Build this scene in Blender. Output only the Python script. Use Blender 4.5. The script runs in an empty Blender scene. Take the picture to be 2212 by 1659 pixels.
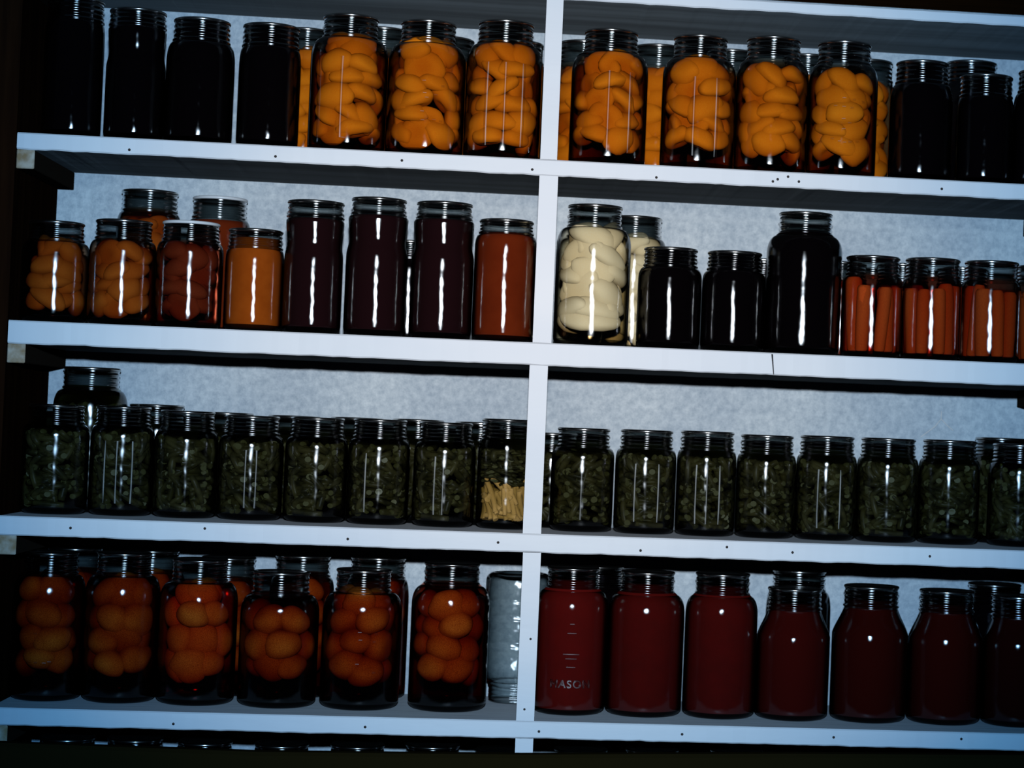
import bpy, bmesh, math, random
from mathutils import Vector, Matrix, noise
C = bpy.context.scene.collection
sc = bpy.context.scene
PI = math.pi
Z0 = 1.25                       # eye height above the floor; every z below is measured from the eye
# ------------------------------------------------------------------ camera
W, H_ = 2212, 1659
F_PX, YAW, PITCH, ROLL, PPX = 4585.43, 0.0983465, 0.0245562, 0.0391592, 1583.18
cy, sy = math.cos(YAW), math.sin(YAW)
fw = Vector((sy * math.cos(PITCH), cy * math.cos(PITCH), math.sin(PITCH)))
r0 = Vector((cy, -sy, 0.0)); u0 = r0.cross(fw)
rt = math.cos(ROLL) * r0 + math.sin(ROLL) * u0
up = -math.sin(ROLL) * r0 + math.cos(ROLL) * u0
cd = bpy.data.cameras.new('camera'); cam = bpy.data.objects.new('camera', cd); C.objects.link(cam)
cd.sensor_width = 36.0; cd.lens = 36.0 * F_PX / W
cd.shift_x = -(PPX - W / 2) / W
cd.clip_start = 0.05
m = Matrix((rt, up, -fw)).transposed().to_4x4(); m.translation = Vector((0, -2.65, Z0))
cam.matrix_world = m
sc.camera = cam
cd.dof.use_dof = True; cd.dof.focus_distance = 2.45; cd.dof.aperture_fstop = 9.0
# ------------------------------------------------------------------ world, flash, exposure
w = bpy.data.worlds.new('dark_room'); sc.world = w; w.use_nodes = True
w.node_tree.nodes['Background'].inputs[0].default_value = (0.5, 0.6, 1.0, 1)
w.node_tree.nodes['Background'].inputs[1].default_value = 0.006
ld = bpy.data.lights.new('flash', 'SPOT'); flash = bpy.data.objects.new('flash', ld); C.objects.link(flash)
ld.energy = 300; ld.color = (0.81, 0.845, 0.895); ld.shadow_soft_size = 0.022
ld.spot_size = math.radians(58); ld.spot_blend = 0.4
flash.location = (0.0, -2.66, Z0 + 0.22)
flash.rotation_euler = (Vector((0.03, 0.0, Z0 + 0.19)) - Vector(flash.location)).to_track_quat('-Z', 'Y').to_euler()
# beam profile of the flash head: warm in the middle, weaker and bluer away from its axis
ld.use_nodes = True; LN, LL = ld.node_tree.nodes, ld.node_tree.links
le = [n for n in LN if n.type == 'EMISSION'][0]
lt = LN.new('ShaderNodeTexCoord'); lx = LN.new('ShaderNodeSeparateXYZ'); LL.new(lt.outputs['Normal'], lx.inputs[0])
def lmath(op, a, b=None):
    n = LN.new('ShaderNodeMath'); n.operation = op
    for i, v in enumerate((a, b)):
        if v is None: continue
        if isinstance(v, (int, float)): n.inputs[i].default_value = v
        else: LL.new(v, n.inputs[i])
    return n.outputs[0]
rad = lmath('SQRT', lmath('ADD', lmath('MULTIPLY', lx.outputs[0], lx.outputs[0]), lmath('MULTIPLY', lx.outputs[1], lx.outputs[1])))
off = lmath('MULTIPLY', lmath('DIVIDE', rad, lmath('ABSOLUTE', lx.outputs[2])), 2.66 / 1.1)
lr = LN.new('ShaderNodeValToRGB'); LL.new(off, lr.inputs[0]); LL.new(lr.outputs[0], le.inputs['Color'])
BEAM = [(0.0, 1, 1, 1), (0.35, .80, .88, .94), (0.57, .44, .65, .84), (0.65, .33, .54, .75), (0.80, .105, .30, .53), (1.0, .03, .12, .28)]
lr.color_ramp.elements[0].position = 0; lr.color_ramp.elements[0].color = (1, 1, 1, 1)
lr.color_ramp.elements[1].position = BEAM[-1][0] / 1.1; lr.color_ramp.elements[1].color = (*BEAM[-1][1:], 1)
for b_ in BEAM[1:-1]: lr.color_ramp.elements.new(b_[0] / 1.1).color = (*b_[1:], 1)
vs = sc.view_settings
vs.view_transform = 'Standard'; vs.look = 'None'; vs.exposure = 0.0; vs.gamma = 1.0; vs.use_curve_mapping = False
sc.cycles.transparent_max_bounces = 40
sc.cycles.max_bounces = 12
sc.cycles.diffuse_bounces = 0
# ------------------------------------------------------------------ helpers
def obj(name, bm, mats, parent=None, smooth=True):
    me = bpy.data.meshes.new(name); bm.to_mesh(me); bm.free()
    for mt in (mats if isinstance(mats, (list, tuple)) else [mats]): me.materials.append(mt)
    if smooth:
        for p in me.polygons: p.use_smooth = True
    return link(name, me, parent)
def link(name, me, parent=None):
    o = bpy.data.objects.new(name, me); C.objects.link(o)
    if parent is not None: o.parent = parent
    return o
def tag(o, label, cat, group=None, kind=None):
    o['label'] = label; o['category'] = cat
    if group: o['group'] = group
    if kind: o['kind'] = kind
    return o
def thing(name, label, cat, loc, group=None):
    o = bpy.data.objects.new(name, None); C.objects.link(o); o.location = loc; o.empty_display_size = 0.02
    return tag(o, label, cat, group)
def add_box(bm, x0, x1, y0, y1, z0, z1, mi=0):
    v = [bm.verts.new(p) for p in ((x0,y0,z0),(x1,y0,z0),(x1,y1,z0),(x0,y1,z0),(x0,y0,z1),(x1,y0,z1),(x1,y1,z1),(x0,y1,z1))]
    for q in ((0,3,2,1),(4,5,6,7),(0,1,5,4),(1,2,6,5),(2,3,7,6),(3,0,4,7)):
        bm.faces.new([v[i] for i in q]).material_index = mi
def lathe(bm, prof, n=56, mi=0, mis=None):
    rings = []
    for (r, z) in prof:
        if r < 1e-6: rings.append([bm.verts.new((0, 0, z))])
        else: rings.append([bm.verts.new((r * math.cos(2*PI*k/n), r * math.sin(2*PI*k/n), z)) for k in range(n)])
    for i in range(len(rings) - 1):
        a, b = rings[i], rings[i+1]; q = mis[i] if mis else mi
        for k in range(n):
            k2 = (k + 1) % n
            if len(a) == 1 and len(b) == 1: continue
            if len(a) == 1: f = bm.faces.new((a[0], b[k2], b[k]))
            elif len(b) == 1: f = bm.faces.new((a[k], a[k2], b[0]))
            else: f = bm.faces.new((a[k], a[k2], b[k2], b[k]))
            f.material_index = q
# ------------------------------------------------------------------ materials
def new_mat(name):
    mt = bpy.data.materials.new(name); mt.use_nodes = True; mt.node_tree.nodes.clear()
    return mt, mt.node_tree.nodes, mt.node_tree.links
def principled(name, col, rough=0.5, metal=0.0, spec=0.5, col2=None, scale=30.0, bump=0.0, bscale=None, detail=4.0, lo=0.35, hi=0.65, stretch=None, sss=0.0, coat=0.0):
    mt, N, L = new_mat(name)
    out = N.new('ShaderNodeOutputMaterial'); b = N.new('ShaderNodeBsdfPrincipled'); L.new(b.outputs[0], out.inputs[0])
    b.inputs['Base Color'].default_value = (*col, 1); b.inputs['Roughness'].default_value = rough
    b.inputs['Metallic'].default_value = metal; b.inputs['Specular IOR Level'].default_value = spec
    if sss:
        b.inputs['Subsurface Weight'].default_value = sss; b.inputs['Subsurface Radius'].default_value = (1, .5, .2); b.inputs['Subsurface Scale'].default_value = 0.006
    if coat: b.inputs['Coat Weight'].default_value = coat
    tc = N.new('ShaderNodeTexCoord'); vec = tc.outputs['Object']
    if stretch:
        mp = N.new('ShaderNodeMapping'); mp.inputs['Scale'].default_value = stretch; L.new(vec, mp.inputs[0]); vec = mp.outputs[0]
    if col2:
        nz = N.new('ShaderNodeTexNoise'); nz.inputs['Scale'].default_value = scale; nz.inputs['Detail'].default_value = detail; L.new(vec, nz.inputs['Vector'])
        rp = N.new('ShaderNodeValToRGB'); rp.color_ramp.elements[0].position = lo; rp.color_ramp.elements[1].position = hi
        rp.color_ramp.elements[0].color = (*col, 1); rp.color_ramp.elements[1].color = (*col2, 1)
        L.new(nz.outputs['Fac'], rp.inputs[0]); L.new(rp.outputs[0], b.inputs['Base Color'])
    if bump:
        nb = N.new('ShaderNodeTexNoise'); nb.inputs['Scale'].default_value = bscale or scale; nb.inputs['Detail'].default_value = 5; L.new(vec, nb.inputs['Vector'])
        bp = N.new('ShaderNodeBump'); bp.inputs['Strength'].default_value = 1.0; bp.inputs['Distance'].default_value = bump
        L.new(nb.outputs['Fac'], bp.inputs['Height']); L.new(bp.outputs[0], b.inputs['Normal'])
    return mt
def jar_glass(name, c0, c1, rough, wave, streaky=False, scale=28, refl=1.3):
    """thin jar glass: passes light straight through, darker where seen at a slant (longer way through the glass), glossy by Fresnel"""
    mt, N, L = new_mat(name)
    out = N.new('ShaderNodeOutputMaterial'); mx = N.new('ShaderNodeMixShader'); L.new(mx.outputs[0], out.inputs[0])
    tr = N.new('ShaderNodeBsdfTransparent'); gl = N.new('ShaderNodeBsdfGlossy'); gl.inputs['Roughness'].default_value = rough; gl.distribution = 'BECKMANN'
    lw = N.new('ShaderNodeLayerWeight'); lw.inputs['Blend'].default_value = 0.5
    rp = N.new('ShaderNodeValToRGB'); cr = rp.color_ramp
    cr.elements[0].position = 0.0; cr.elements[0].color = (*c0, 1)
    cr.elements[1].position = 0.76; cr.elements[1].color = (0.012, 0.012, 0.011, 1)
    e = cr.elements.new(0.46); e.color = (*c1, 1); e = cr.elements.new(0.62); e.color = (c1[0] * 0.38, c1[1] * 0.38, c1[2] * 0.38, 1)
    L.new(lw.outputs['Facing'], rp.inputs[0]); L.new(rp.outputs[0], tr.inputs[0])
    fr = N.new('ShaderNodeFresnel'); ge = N.new('ShaderNodeNewGeometry'); io = N.new('ShaderNodeMath'); io.operation = 'MULTIPLY_ADD'
    io.inputs[1].default_value = 1 / 1.5 - 1.5; io.inputs[2].default_value = 1.5; L.new(ge.outputs['Backfacing'], io.inputs[0]); L.new(io.outputs[0], fr.inputs['IOR'])   # same outside-air Fresnel from both sides
    tc = N.new('ShaderNodeTexCoord'); nz = N.new('ShaderNodeTexNoise'); nz.inputs['Scale'].default_value = scale; nz.inputs['Detail'].default_value = 2
    L.new(tc.outputs['Object'], nz.inputs['Vector'])
    bp = N.new('ShaderNodeBump'); bp.inputs['Distance'].default_value = wave; L.new(nz.outputs['Fac'], bp.inputs['Height'])
    L.new(bp.outputs[0], gl.inputs['Normal'])
    fm = N.new('ShaderNodeMath'); fm.operation = 'MULTIPLY'; fm.inputs[1].default_value = refl; fm.use_clamp = True; L.new(fr.outputs[0], fm.inputs[0])   # inner and outer faces of the wall both reflect
    if streaky: L.new(bp.outputs[0], lw.inputs['Normal'])
    L.new(fm.outputs[0], mx.inputs[0]); L.new(tr.outputs[0], mx.inputs[1]); L.new(gl.outputs[0], mx.inputs[2])
    return mt
GLASS = jar_glass('clear_jar_glass', (0.90, 0.92, 0.91), (0.80, 0.82, 0.80), 0.178, 0.0012)
NECK = jar_glass('thick_neck_glass', (0.56, 0.60, 0.60), (0.36, 0.39, 0.39), 0.215, 0.0009, refl=3.5)
BASE = jar_glass('thick_base_glass', (0.22, 0.24, 0.23), (0.14, 0.15, 0.15), 0.20, 0.0008, refl=0.35)
GLINT = jar_glass('raised_letter_glass', (0.95, 0.95, 0.95), (0.92, 0.92, 0.92), 0.42, 0.0002)
def syrup(name, col, dens):
    mt, N, L = new_mat(name)
    out = N.new('ShaderNodeOutputMaterial'); tr = N.new('ShaderNodeBsdfTransparent'); L.new(tr.outputs[0], out.inputs['Surface'])
    va = N.new('ShaderNodeVolumeAbsorption'); va.inputs['Color'].default_value = (*col, 1); va.inputs['Density'].default_value = dens
    L.new(va.outputs[0], out.inputs['Volume'])
    return mt
CLEAR = jar_glass('empty_jar_glass', (0.84, 0.87, 0.87), (0.50, 0.54, 0.55), 0.22, 0.0065, True, 26)
LID = principled('dull_zinc_lid', (0.46, 0.455, 0.44), 0.20, 1.0)
LIDW = principled('white_enamel_lid', (0.75, 0.76, 0.78), 0.3)
PAINT = principled('white_shelf_paint', (0.86, 0.86, 0.885), 0.55, spec=0.3, col2=(0.80, 0.815, 0.86), scale=9, bump=0.0006, bscale=60, stretch=(0.25, 1, 1))
UNDER = principled('weathered_board_underside', (0.46, 0.52, 0.56), 0.8, spec=0.1, col2=(0.28, 0.31, 0.33), scale=11, stretch=(0.12, 2.2, 1), detail=5)  # streaked board tone, with the shade under the boards put into the colour
NAILM = principled('rusty_nail', (0.03, 0.022, 0.02), 0.6, 0.3)
CRACKM = principled('bare_split', (0.02, 0.018, 0.02), 0.9)
BROWN = principled('dark_brown_wood', (0.020, 0.007, 0.003), 0.8, spec=0.0, col2=(0.011, 0.004, 0.002), scale=14, stretch=(6, 6, 0.4))
BEAMW = principled('brown_beam_wood', (0.10, 0.034, 0.009), 0.8, spec=0.0, col2=(0.06, 0.022, 0.007), scale=14, stretch=(0.4, 6, 6))
BATTEN_SHADE = principled('dark_raw_wood', (0.030, 0.020, 0.014), 0.9, spec=0.0)  # batten sides: the weak grazing light is put into this dark colour
BATTEN = principled('worn_batten_wood', (0.34, 0.22, 0.12), 0.7, spec=0.0, col2=(0.62, 0.52, 0.42), scale=60, stretch=(1, .2, 1))
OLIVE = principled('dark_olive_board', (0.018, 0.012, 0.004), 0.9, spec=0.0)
DARKFILL = principled('dark_berry_preserve', (0.0022, 0.0012, 0.0016), 0.5, spec=0.0)
MAROON = principled('maroon_grape_juice', (0.016, 0.0045, 0.0055), 0.5, spec=0.0)
JU = [principled('tomato_juice_bright', (0.118, 0.0055, 0.0045), 0.5, spec=0.0, col2=(0.105, 0.0055, 0.0045), scale=60),  # fills step darker rightwards: weakening flash light is put into the juice colour
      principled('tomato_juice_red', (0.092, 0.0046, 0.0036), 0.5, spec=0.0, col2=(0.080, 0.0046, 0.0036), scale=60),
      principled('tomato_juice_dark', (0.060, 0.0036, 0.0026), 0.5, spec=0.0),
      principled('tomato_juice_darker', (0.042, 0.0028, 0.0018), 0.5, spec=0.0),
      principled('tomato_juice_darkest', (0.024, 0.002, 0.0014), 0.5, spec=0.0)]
SAUCE = principled('orange_fruit_sauce', (0.36, 0.062, 0.005), 0.5, spec=0.0, col2=(0.43, 0.080, 0.007), scale=50)
RUST = principled('rust_red_sauce', (0.15, 0.017, 0.004), 0.5, spec=0.0, col2=(0.19, 0.023, 0.005), scale=25)
PEACH = principled('peach_flesh', (0.86, 0.185, 0.005), 0.5, spec=0.0, col2=(0.93, 0.285, 0.013), scale=45)
BROWNPEACH = principled('brown_peach_flesh', (0.42, 0.085, 0.010), 0.5, spec=0.0, col2=(0.52, 0.125, 0.014), scale=45)
REDPEACH = principled('red_fruit_flesh', (0.13, 0.018, 0.008), 0.5, spec=0.0, col2=(0.19, 0.034, 0.010), scale=45)
AMBER = principled('amber_fruit_flesh', (0.27, 0.050, 0.006), 0.5, spec=0.0, col2=(0.56, 0.145, 0.015), scale=26)
PEAR = principled('pear_flesh', (0.93, 0.71, 0.41), 0.4, spec=0.0, col2=(0.95, 0.79, 0.52), scale=40)
CARROT = principled('carrot_flesh', (0.48, 0.066, 0.010), 0.5, spec=0.0, col2=(0.34, 0.042, 0.008), scale=40)
BEAN = principled('green_bean_skin', (0.012, 0.0115, 0.005), 0.4, spec=0.1, col2=(0.052, 0.045, 0.016), scale=60)
BEANEND = principled('bean_cut_end', (0.075, 0.072, 0.027), 0.5)
WAX = principled('yellow_wax_bean', (0.78, 0.40, 0.12), 0.45, spec=0.0, col2=(0.86, 0.52, 0.21), scale=60)
SY_PEACH = syrup('light_peach_syrup', (0.70, 0.40, 0.10), 45)
SY_AMBER = syrup('dark_amber_syrup', (0.72, 0.20, 0.03), 95)
SY_RUBY = syrup('ruby_syrup', (0.93, 0.16, 0.04), 55)
SY_BROWN = syrup('brown_syrup', (0.74, 0.38, 0.11), 60)
SY_PEAR = syrup('clear_pear_syrup', (1.0, 0.78, 0.42), 15)
SY_CARROT = syrup('carrot_brine', (0.85, 0.30, 0.08), 45)
SY_BEAN = syrup('bean_brine', (0.50, 0.48, 0.22), 70)
def wall_mat():
    mt, N, L = new_mat('painted_block_wall')
    out = N.new('ShaderNodeOutputMaterial'); b = N.new('ShaderNodeBsdfPrincipled'); L.new(b.outputs[0], out.inputs[0])
    b.inputs['Roughness'].default_value = 0.75; b.inputs['Specular IOR Level'].default_value = 0.2
    tc = N.new('ShaderNodeTexCoord'); mp = N.new('ShaderNodeMapping'); mp.inputs['Rotation'].default_value = (-PI/2, 0, 0)
    L.new(tc.outputs['Object'], mp.inputs[0])
    br = N.new('ShaderNodeTexBrick'); br.inputs['Scale'].default_value = 1; br.inputs['Brick Width'].default_value = 0.4; br.inputs['Row Height'].default_value = 0.2
    br.inputs['Mortar Size'].default_value = 0.007; br.inputs['Mortar Smooth'].default_value = 1.0; br.inputs['Bias'].default_value = 0
    sx = N.new('ShaderNodeSeparateXYZ'); cx = N.new('ShaderNodeCombineXYZ'); L.new(tc.outputs['Object'], sx.inputs[0]); L.new(sx.outputs['X'], cx.inputs['X']); L.new(sx.outputs['Z'], cx.inputs['Y'])
    L.new(cx.outputs[0], br.inputs['Vector'])
    n1 = N.new('ShaderNodeTexNoise'); n1.inputs['Scale'].default_value = 95; n1.inputs['Detail'].default_value = 5; n1.inputs['Roughness'].default_value = 0.75; L.new(tc.outputs['Object'], n1.inputs['Vector'])
    n2 = N.new('ShaderNodeTexNoise'); n2.inputs['Scale'].default_value = 9; n2.inputs['Detail'].default_value = 3; L.new(tc.outputs['Object'], n2.inputs['Vector'])
    r1 = N.new('ShaderNodeValToRGB'); r1.color_ramp.elements[0].position = 0.32; r1.color_ramp.elements[1].position = 0.68
    r1.color_ramp.elements[0].color = (0.46, 0.52, 0.575, 1); r1.color_ramp.elements[1].color = (0.80, 0.84, 0.86, 1); L.new(n1.outputs['Fac'], r1.inputs[0])
    r2 = N.new('ShaderNodeValToRGB'); r2.color_ramp.elements[0].position = 0.35; r2.color_ramp.elements[1].position = 0.65
    r2.color_ramp.elements[0].color = (0.80, 0.83, 0.87, 1); r2.color_ramp.elements[1].color = (1, 1, 1, 1); L.new(n2.outputs['Fac'], r2.inputs[0])
    mu = N.new('ShaderNodeMix'); mu.data_type = 'RGBA'; mu.blend_type = 'MULTIPLY'; mu.inputs[0].default_value = 1
    L.new(r1.outputs[0], mu.inputs[6]); L.new(r2.outputs[0], mu.inputs[7])
    mm = N.new('ShaderNodeMix'); mm.data_type = 'RGBA'; mm.blend_type = 'MIX'; L.new(mu.outputs[2], mm.inputs[6]); mm.inputs[7].default_value = (0.80, 0.84, 0.86, 1)
    ms = N.new('ShaderNodeMath'); ms.operation = 'MULTIPLY'; ms.inputs[1].default_value = 0.22; L.new(br.outputs['Fac'], ms.inputs[0]); L.new(ms.outputs[0], mm.inputs[0])
    L.new(mm.outputs[2], b.inputs['Base Color'])
    h = N.new('ShaderNodeMath'); h.operation = 'MULTIPLY_ADD'; h.inputs[1].default_value = -0.30; L.new(br.outputs['Fac'], h.inputs[0]); L.new(n1.outputs['Fac'], h.inputs[2])
    bp = N.new('ShaderNodeBump'); bp.inputs['Distance'].default_value = 0.0022; L.new(h.outputs[0], bp.inputs['Height']); L.new(bp.outputs[0], b.inputs['Normal'])
    return mt
WALL = wall_mat()
# ------------------------------------------------------------------ the setting
DEP = 0.235; XL, XR = -0.625, 0.7015
WX, WZ = -0.583, 0.295
bm = bmesh.new(); add_box(bm, -1.3 - WX, 1.4 - WX, 0, 0.12, -Z0 - WZ, 0.80 - WZ)
o = obj('wall_back', bm, WALL, smooth=False); o.location = (WX, DEP, Z0 + WZ); o['kind'] = 'structure'
tag(o, 'pale blue-grey painted concrete block wall behind the shelves', 'wall')
bm = bmesh.new(); add_box(bm, -1.3, 1.4, -3.2, DEP, -0.05, 0)
o = obj('floor', bm, principled('dark_cellar_floor', (0.03, 0.028, 0.025), 0.9), smooth=False); o['kind'] = 'structure'; tag(o, 'dark cellar floor', 'floor')
bm = bmesh.new(); add_box(bm, -1.3, 1.4, -0.02, DEP, 0.60, 0.80)
o = obj('trim_1', bm, BEAMW, smooth=False); o.location.z = Z0; o['kind'] = 'structure'; tag(o, 'dark brown board above the top shelf', 'trim')
# ------------------------------------------------------------------ shelving
def board(name, x0, x1, z0, z1, seed, mat=PAINT, y0=0.0, y1=DEP, wob=0.0009):
    """one long board, edges a little uneven from paint and sawing"""
    bm = bmesh.new(); n = 160; e = 0.0016; prev = None
    def q(k, s): return wob * noise.noise(Vector((k * 0.37, seed * 3.1, s * 5.7))) + 0.5 * wob * noise.noise(Vector((k * 1.7, seed * 2.3, s * 1.9)))
    for k in range(n + 1):
        x = x0 + (x1 - x0) * k / n
        zb, zt, yf = z0 + q(k, 1), z1 + 0.4 * q(k, 2), y0 + 0.6 * q(k, 3)
        ring = [bm.verts.new(p) for p in ((x, yf + e, zb), (x, yf, zb + e), (x, yf, zt - e), (x, yf + e, z1), (x, y1, z1), (x, y1, z0))]
        if prev:
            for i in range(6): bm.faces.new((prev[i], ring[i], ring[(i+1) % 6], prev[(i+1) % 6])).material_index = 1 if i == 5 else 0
        else: bm.faces.new(ring[::-1])
        prev = ring
    bm.faces.new(prev)
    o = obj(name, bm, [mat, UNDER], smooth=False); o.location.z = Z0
    return o
def nail(x, z, parent, y=0.0):
    bm = bmesh.new(); lathe(bm, [(0, -0.0006), (0.0013, -0.0005), (0.0017, 0.0002), (0.0017, 0.004)], 12)
    bmesh.ops.rotate(bm, verts=bm.verts, cent=(0, 0, 0), matrix=Matrix.Rotation(-PI/2, 3, 'X'))
    n = obj('nail', bm, NAILM, parent); n.location = (x, y - 0.0004, z)
    return n
SG = 'white shelf boards'
S_TOP = {0: 0.5505, 1: 0.3357, 2: 0.1068, 3: -0.1307, 4: -0.3625, 5: -0.600}
S_BOT = {0: 0.5370, 1: 0.3153, 2: 0.0785, 3: -0.1542, 4: -0.3841, 5: -0.622}
SL = {0: 'White topmost shelf board above the peaches, seen from below', 1: 'White shelf board under the peach quarts, highest of the four with nail heads',
      2: 'White shelf board with a dark vertical split, under the pears and carrots', 3: 'White shelf board under the green bean pints',
      4: 'Lowest white shelf board, under the amber fruit and red juice', 5: 'Board carrying the jar tops below the lowest white shelf'}
shelves = {}
for k in range(6):
    o = board('shelf_board', XL + 0.0002, XR - 0.0002, S_BOT[k], S_TOP[k], k + 1)
    tag(o, SL[k], 'shelf', SG); shelves[k] = o
NAILS = {1: [(-0.491, 0.321), (-0.315, 0.322), (-0.161, 0.325), (0.0, 0.322), (0.155, 0.32), (0.302, 0.3225), (0.308, 0.3255), (0.321, 0.3295), (0.335, 0.324), (0.518, 0.324)],
         3: [(-0.54, -0.143), (-0.38, -0.138), (-0.207, -0.145), (-0.023, -0.143), (0.154, -0.147), (0.262, -0.139), (0.345, -0.143), (0.52, -0.142)],
         4: [(-0.407, -0.377), (-0.176, -0.375), (0.037, -0.375), (0.215, -0.374), (0.406, -0.373), (0.569, -0.371)]}
for k, L_ in NAILS.items():
    for x, z in L_: nail(x, z, shelves[k])
bm = bmesh.new()
pts = [(0.3085, 0.105), (0.3105, 0.105), (0.3128, 0.0795), (0.3118, 0.0795)]
a = [bm.verts.new((x, -0.0011, z)) for x, z in pts]; b = [bm.verts.new((x, 0.004, z)) for x, z in pts]
bm.faces.new(a); bm.faces.new(b[::-1])
for i in range(4): bm.faces.new((a[i], b[i], b[(i+1) % 4], a[(i+1) % 4]))
o = obj('split', bm, CRACKM, shelves[2], smooth=False); o['label'] = 'dark vertical split in the board edge'
posts = [(0.0093, 0.0302, 0, 1, 'White post between the topmost board and the peach shelf'),
         (0.0093, 0.0325, 1, 2, 'White post between the peach shelf and the second shelf, left of the pears'),
         (0.0069, 0.0296, 2, 3, 'White post between the second and third shelves, beside the wax beans'),
         (0.0083, 0.0305, 3, 4, 'White post between the third and bottom shelves, beside the empty jar'),
         (0.0085, 0.0305, 4, 5, 'White post below the lowest white shelf, only its top showing')]
for i, (x0, x1, a, b, lab) in enumerate(posts):
    bm = bmesh.new(); add_box(bm, x0, x1, -0.0006, 0.021, S_TOP[b], S_BOT[a])
    bmesh.ops.bevel(bm, geom=[e for e in bm.edges if abs(e.verts[0].co.z - e.verts[1].co.z) > 0.1], offset=0.0015, segments=2, affect='EDGES')
    o = obj('divider_post', bm, PAINT, smooth=False); o.location.z = Z0
    tag(o, lab, 'post', 'white post segments')
    if i == 3: nail(0.022, -0.261, o); nail(0.018, -0.348, o)
for side, x0, x1 in (('left', XL - 0.075, XL), ('right', XR, XR + 0.075)):
    bm = bmesh.new(); add_box(bm, x0, x1, -0.004, DEP, -Z0, 0.60)
    o = obj('side_panel', bm, BROWN, smooth=False); o.location.z = Z0
    tag(o, 'Dark brown wooden side panel at the %s end of the shelves' % side, 'panel', None if side == 'left' else None)
BL = {1: 'under the peach shelf', 2: 'under the second shelf', 3: 'under the bean shelf', 4: 'under the lowest white shelf'}
for k in (0, 1, 2, 3, 4, 5):
    for side, x0 in (('left', XL), ('right', XR - 0.0215)):
        bm = bmesh.new(); add_box(bm, x0 + 0.0001, x0 + 0.0214, 0.001, DEP - 0.001, S_BOT[k] - 0.0235, S_BOT[k])
        bmesh.ops.bevel(bm, geom=bm.edges[:], offset=0.001, segments=1, affect='EDGES')
        for f in bm.faces: f.material_index = 0 if f.normal.y < -0.5 else 1
        o = obj('support_batten', bm, [BATTEN, BATTEN_SHADE], smooth=False); o.location.z = Z0
        where = BL.get(k, 'under the topmost board' if k == 0 else 'under the lowest hidden board')
        tag(o, 'Small wooden support batten on the %s side panel %s' % (side, where), 'batten', 'support battens')
# dark board across the front below
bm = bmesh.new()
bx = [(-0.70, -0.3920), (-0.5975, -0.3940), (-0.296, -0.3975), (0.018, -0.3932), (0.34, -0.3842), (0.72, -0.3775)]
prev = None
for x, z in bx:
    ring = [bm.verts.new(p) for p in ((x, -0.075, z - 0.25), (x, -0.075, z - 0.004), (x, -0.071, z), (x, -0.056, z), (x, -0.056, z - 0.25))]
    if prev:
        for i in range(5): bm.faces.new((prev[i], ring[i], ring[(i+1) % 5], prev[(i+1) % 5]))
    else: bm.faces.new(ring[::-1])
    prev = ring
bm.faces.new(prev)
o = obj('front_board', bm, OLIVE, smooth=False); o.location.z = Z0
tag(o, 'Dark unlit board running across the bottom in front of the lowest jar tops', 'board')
for x in (-0.60, 0.66):
    bm = bmesh.new(); add_box(bm, x - 0.02, x + 0.02, -0.056, -0.0045, -0.64, -0.60)
    obj('bracket', bm, OLIVE, o, smooth=False)
# ------------------------------------------------------------------ jars
def jar_profile(kind, R, rn, H, cr=0.011):
    """outer outline from the base centre to the rim, plus the height at which the neck starts"""
    rn = min(rn, R - 0.002)
    if kind == 'waist': zn, zs = H - 0.019, H - 0.070
    elif kind == 'straight': zn, zs = H - 0.016, H - 0.030
    elif kind == 'sloped': zn, zs = H - 0.026, H - 0.060
    elif kind == 'pint': zn, zs = H - 0.022, H - 0.037
    else: zn, zs = H - 0.026, H - 0.050
    p = [(0, 0.005), (R * 0.55, 0.0045), (R * 0.72, 0.002), (R - cr, 0.0)]
    for i in range(1, 7):
        t = i / 6 * PI / 2
        p.append((R - cr + cr * math.sin(t), cr - cr * math.cos(t)))
    for i in range(1, 9): p.append((R, cr + (zs - cr) * i / 9))
    rb = rn + 0.0005
    if kind == 'waist':
        ru = max(rn + 0.0022, R - 0.0012)
        for i in range(0, 7):
            t = i / 6; p.append((R - (R - ru + 0.0018) * (0.5 - 0.5 * math.cos(PI * t)), zs + 0.020 * t))
        for i in range(1, 6): p.append((ru - 0.0018 + 0.0018 * i / 5, zs + 0.020 + (zn - zs - 0.026) * i / 5))
        p += [(ru, zn - 0.003), (ru - 0.001, zn - 0.001)]
    elif kind == 'sloped':
        for i in range(0, 10):
            t = i / 9; e = t * t * (3 - 2 * t) * 0.35 + t * 0.65
            p.append((R - (R - rb) * e, zs + (zn - zs) * t))
    else:
        for i in range(0, 11):
            t = i / 10 * PI / 2
            p.append((rb + (R - rb) * math.cos(t) ** 0.85, zs + (zn - zs) * math.sin(t)))
    nb = len(p)
    h = H - zn
    th = 0.0016
    p += [(rn + 0.0004, zn), (rn + th + 0.0006, zn + 0.0012), (rn + th + 0.0006, zn + 0.0030), (rn, zn + 0.0042)]
    z = zn + 0.0052; nt = 3 if h > 0.02 else 2; span = H - 0.0032 - z
    for i in range(nt * 7 + 1):
        t = i / (nt * 7); p.append((rn + 0.0005 * (1 - math.cos(2 * PI * nt * t)), z + span * t))
    p += [(rn, H - 0.003), (rn + 0.0006, H - 0.0018), (rn - 0.0004, H - 0.0003), (rn - 0.002, H), (rn - 0.0035, H - 0.0006), (rn - 0.0038, H - 0.004)]
    mis = [2 if i < 8 else 0 if i < nb - 1 else 1 for i in range(len(p) - 1)]
    return p, mis, zn, zs
def rad_at(p, z):
    """outer radius at height z"""
    best = 0
    for (r0, z0), (r1, z1) in zip(p[3:], p[4:]):
        if z0 <= z <= z1 and z1 > z0: best = max(best, r0 + (r1 - r0) * (z - z0) / (z1 - z0))
    return best
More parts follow.
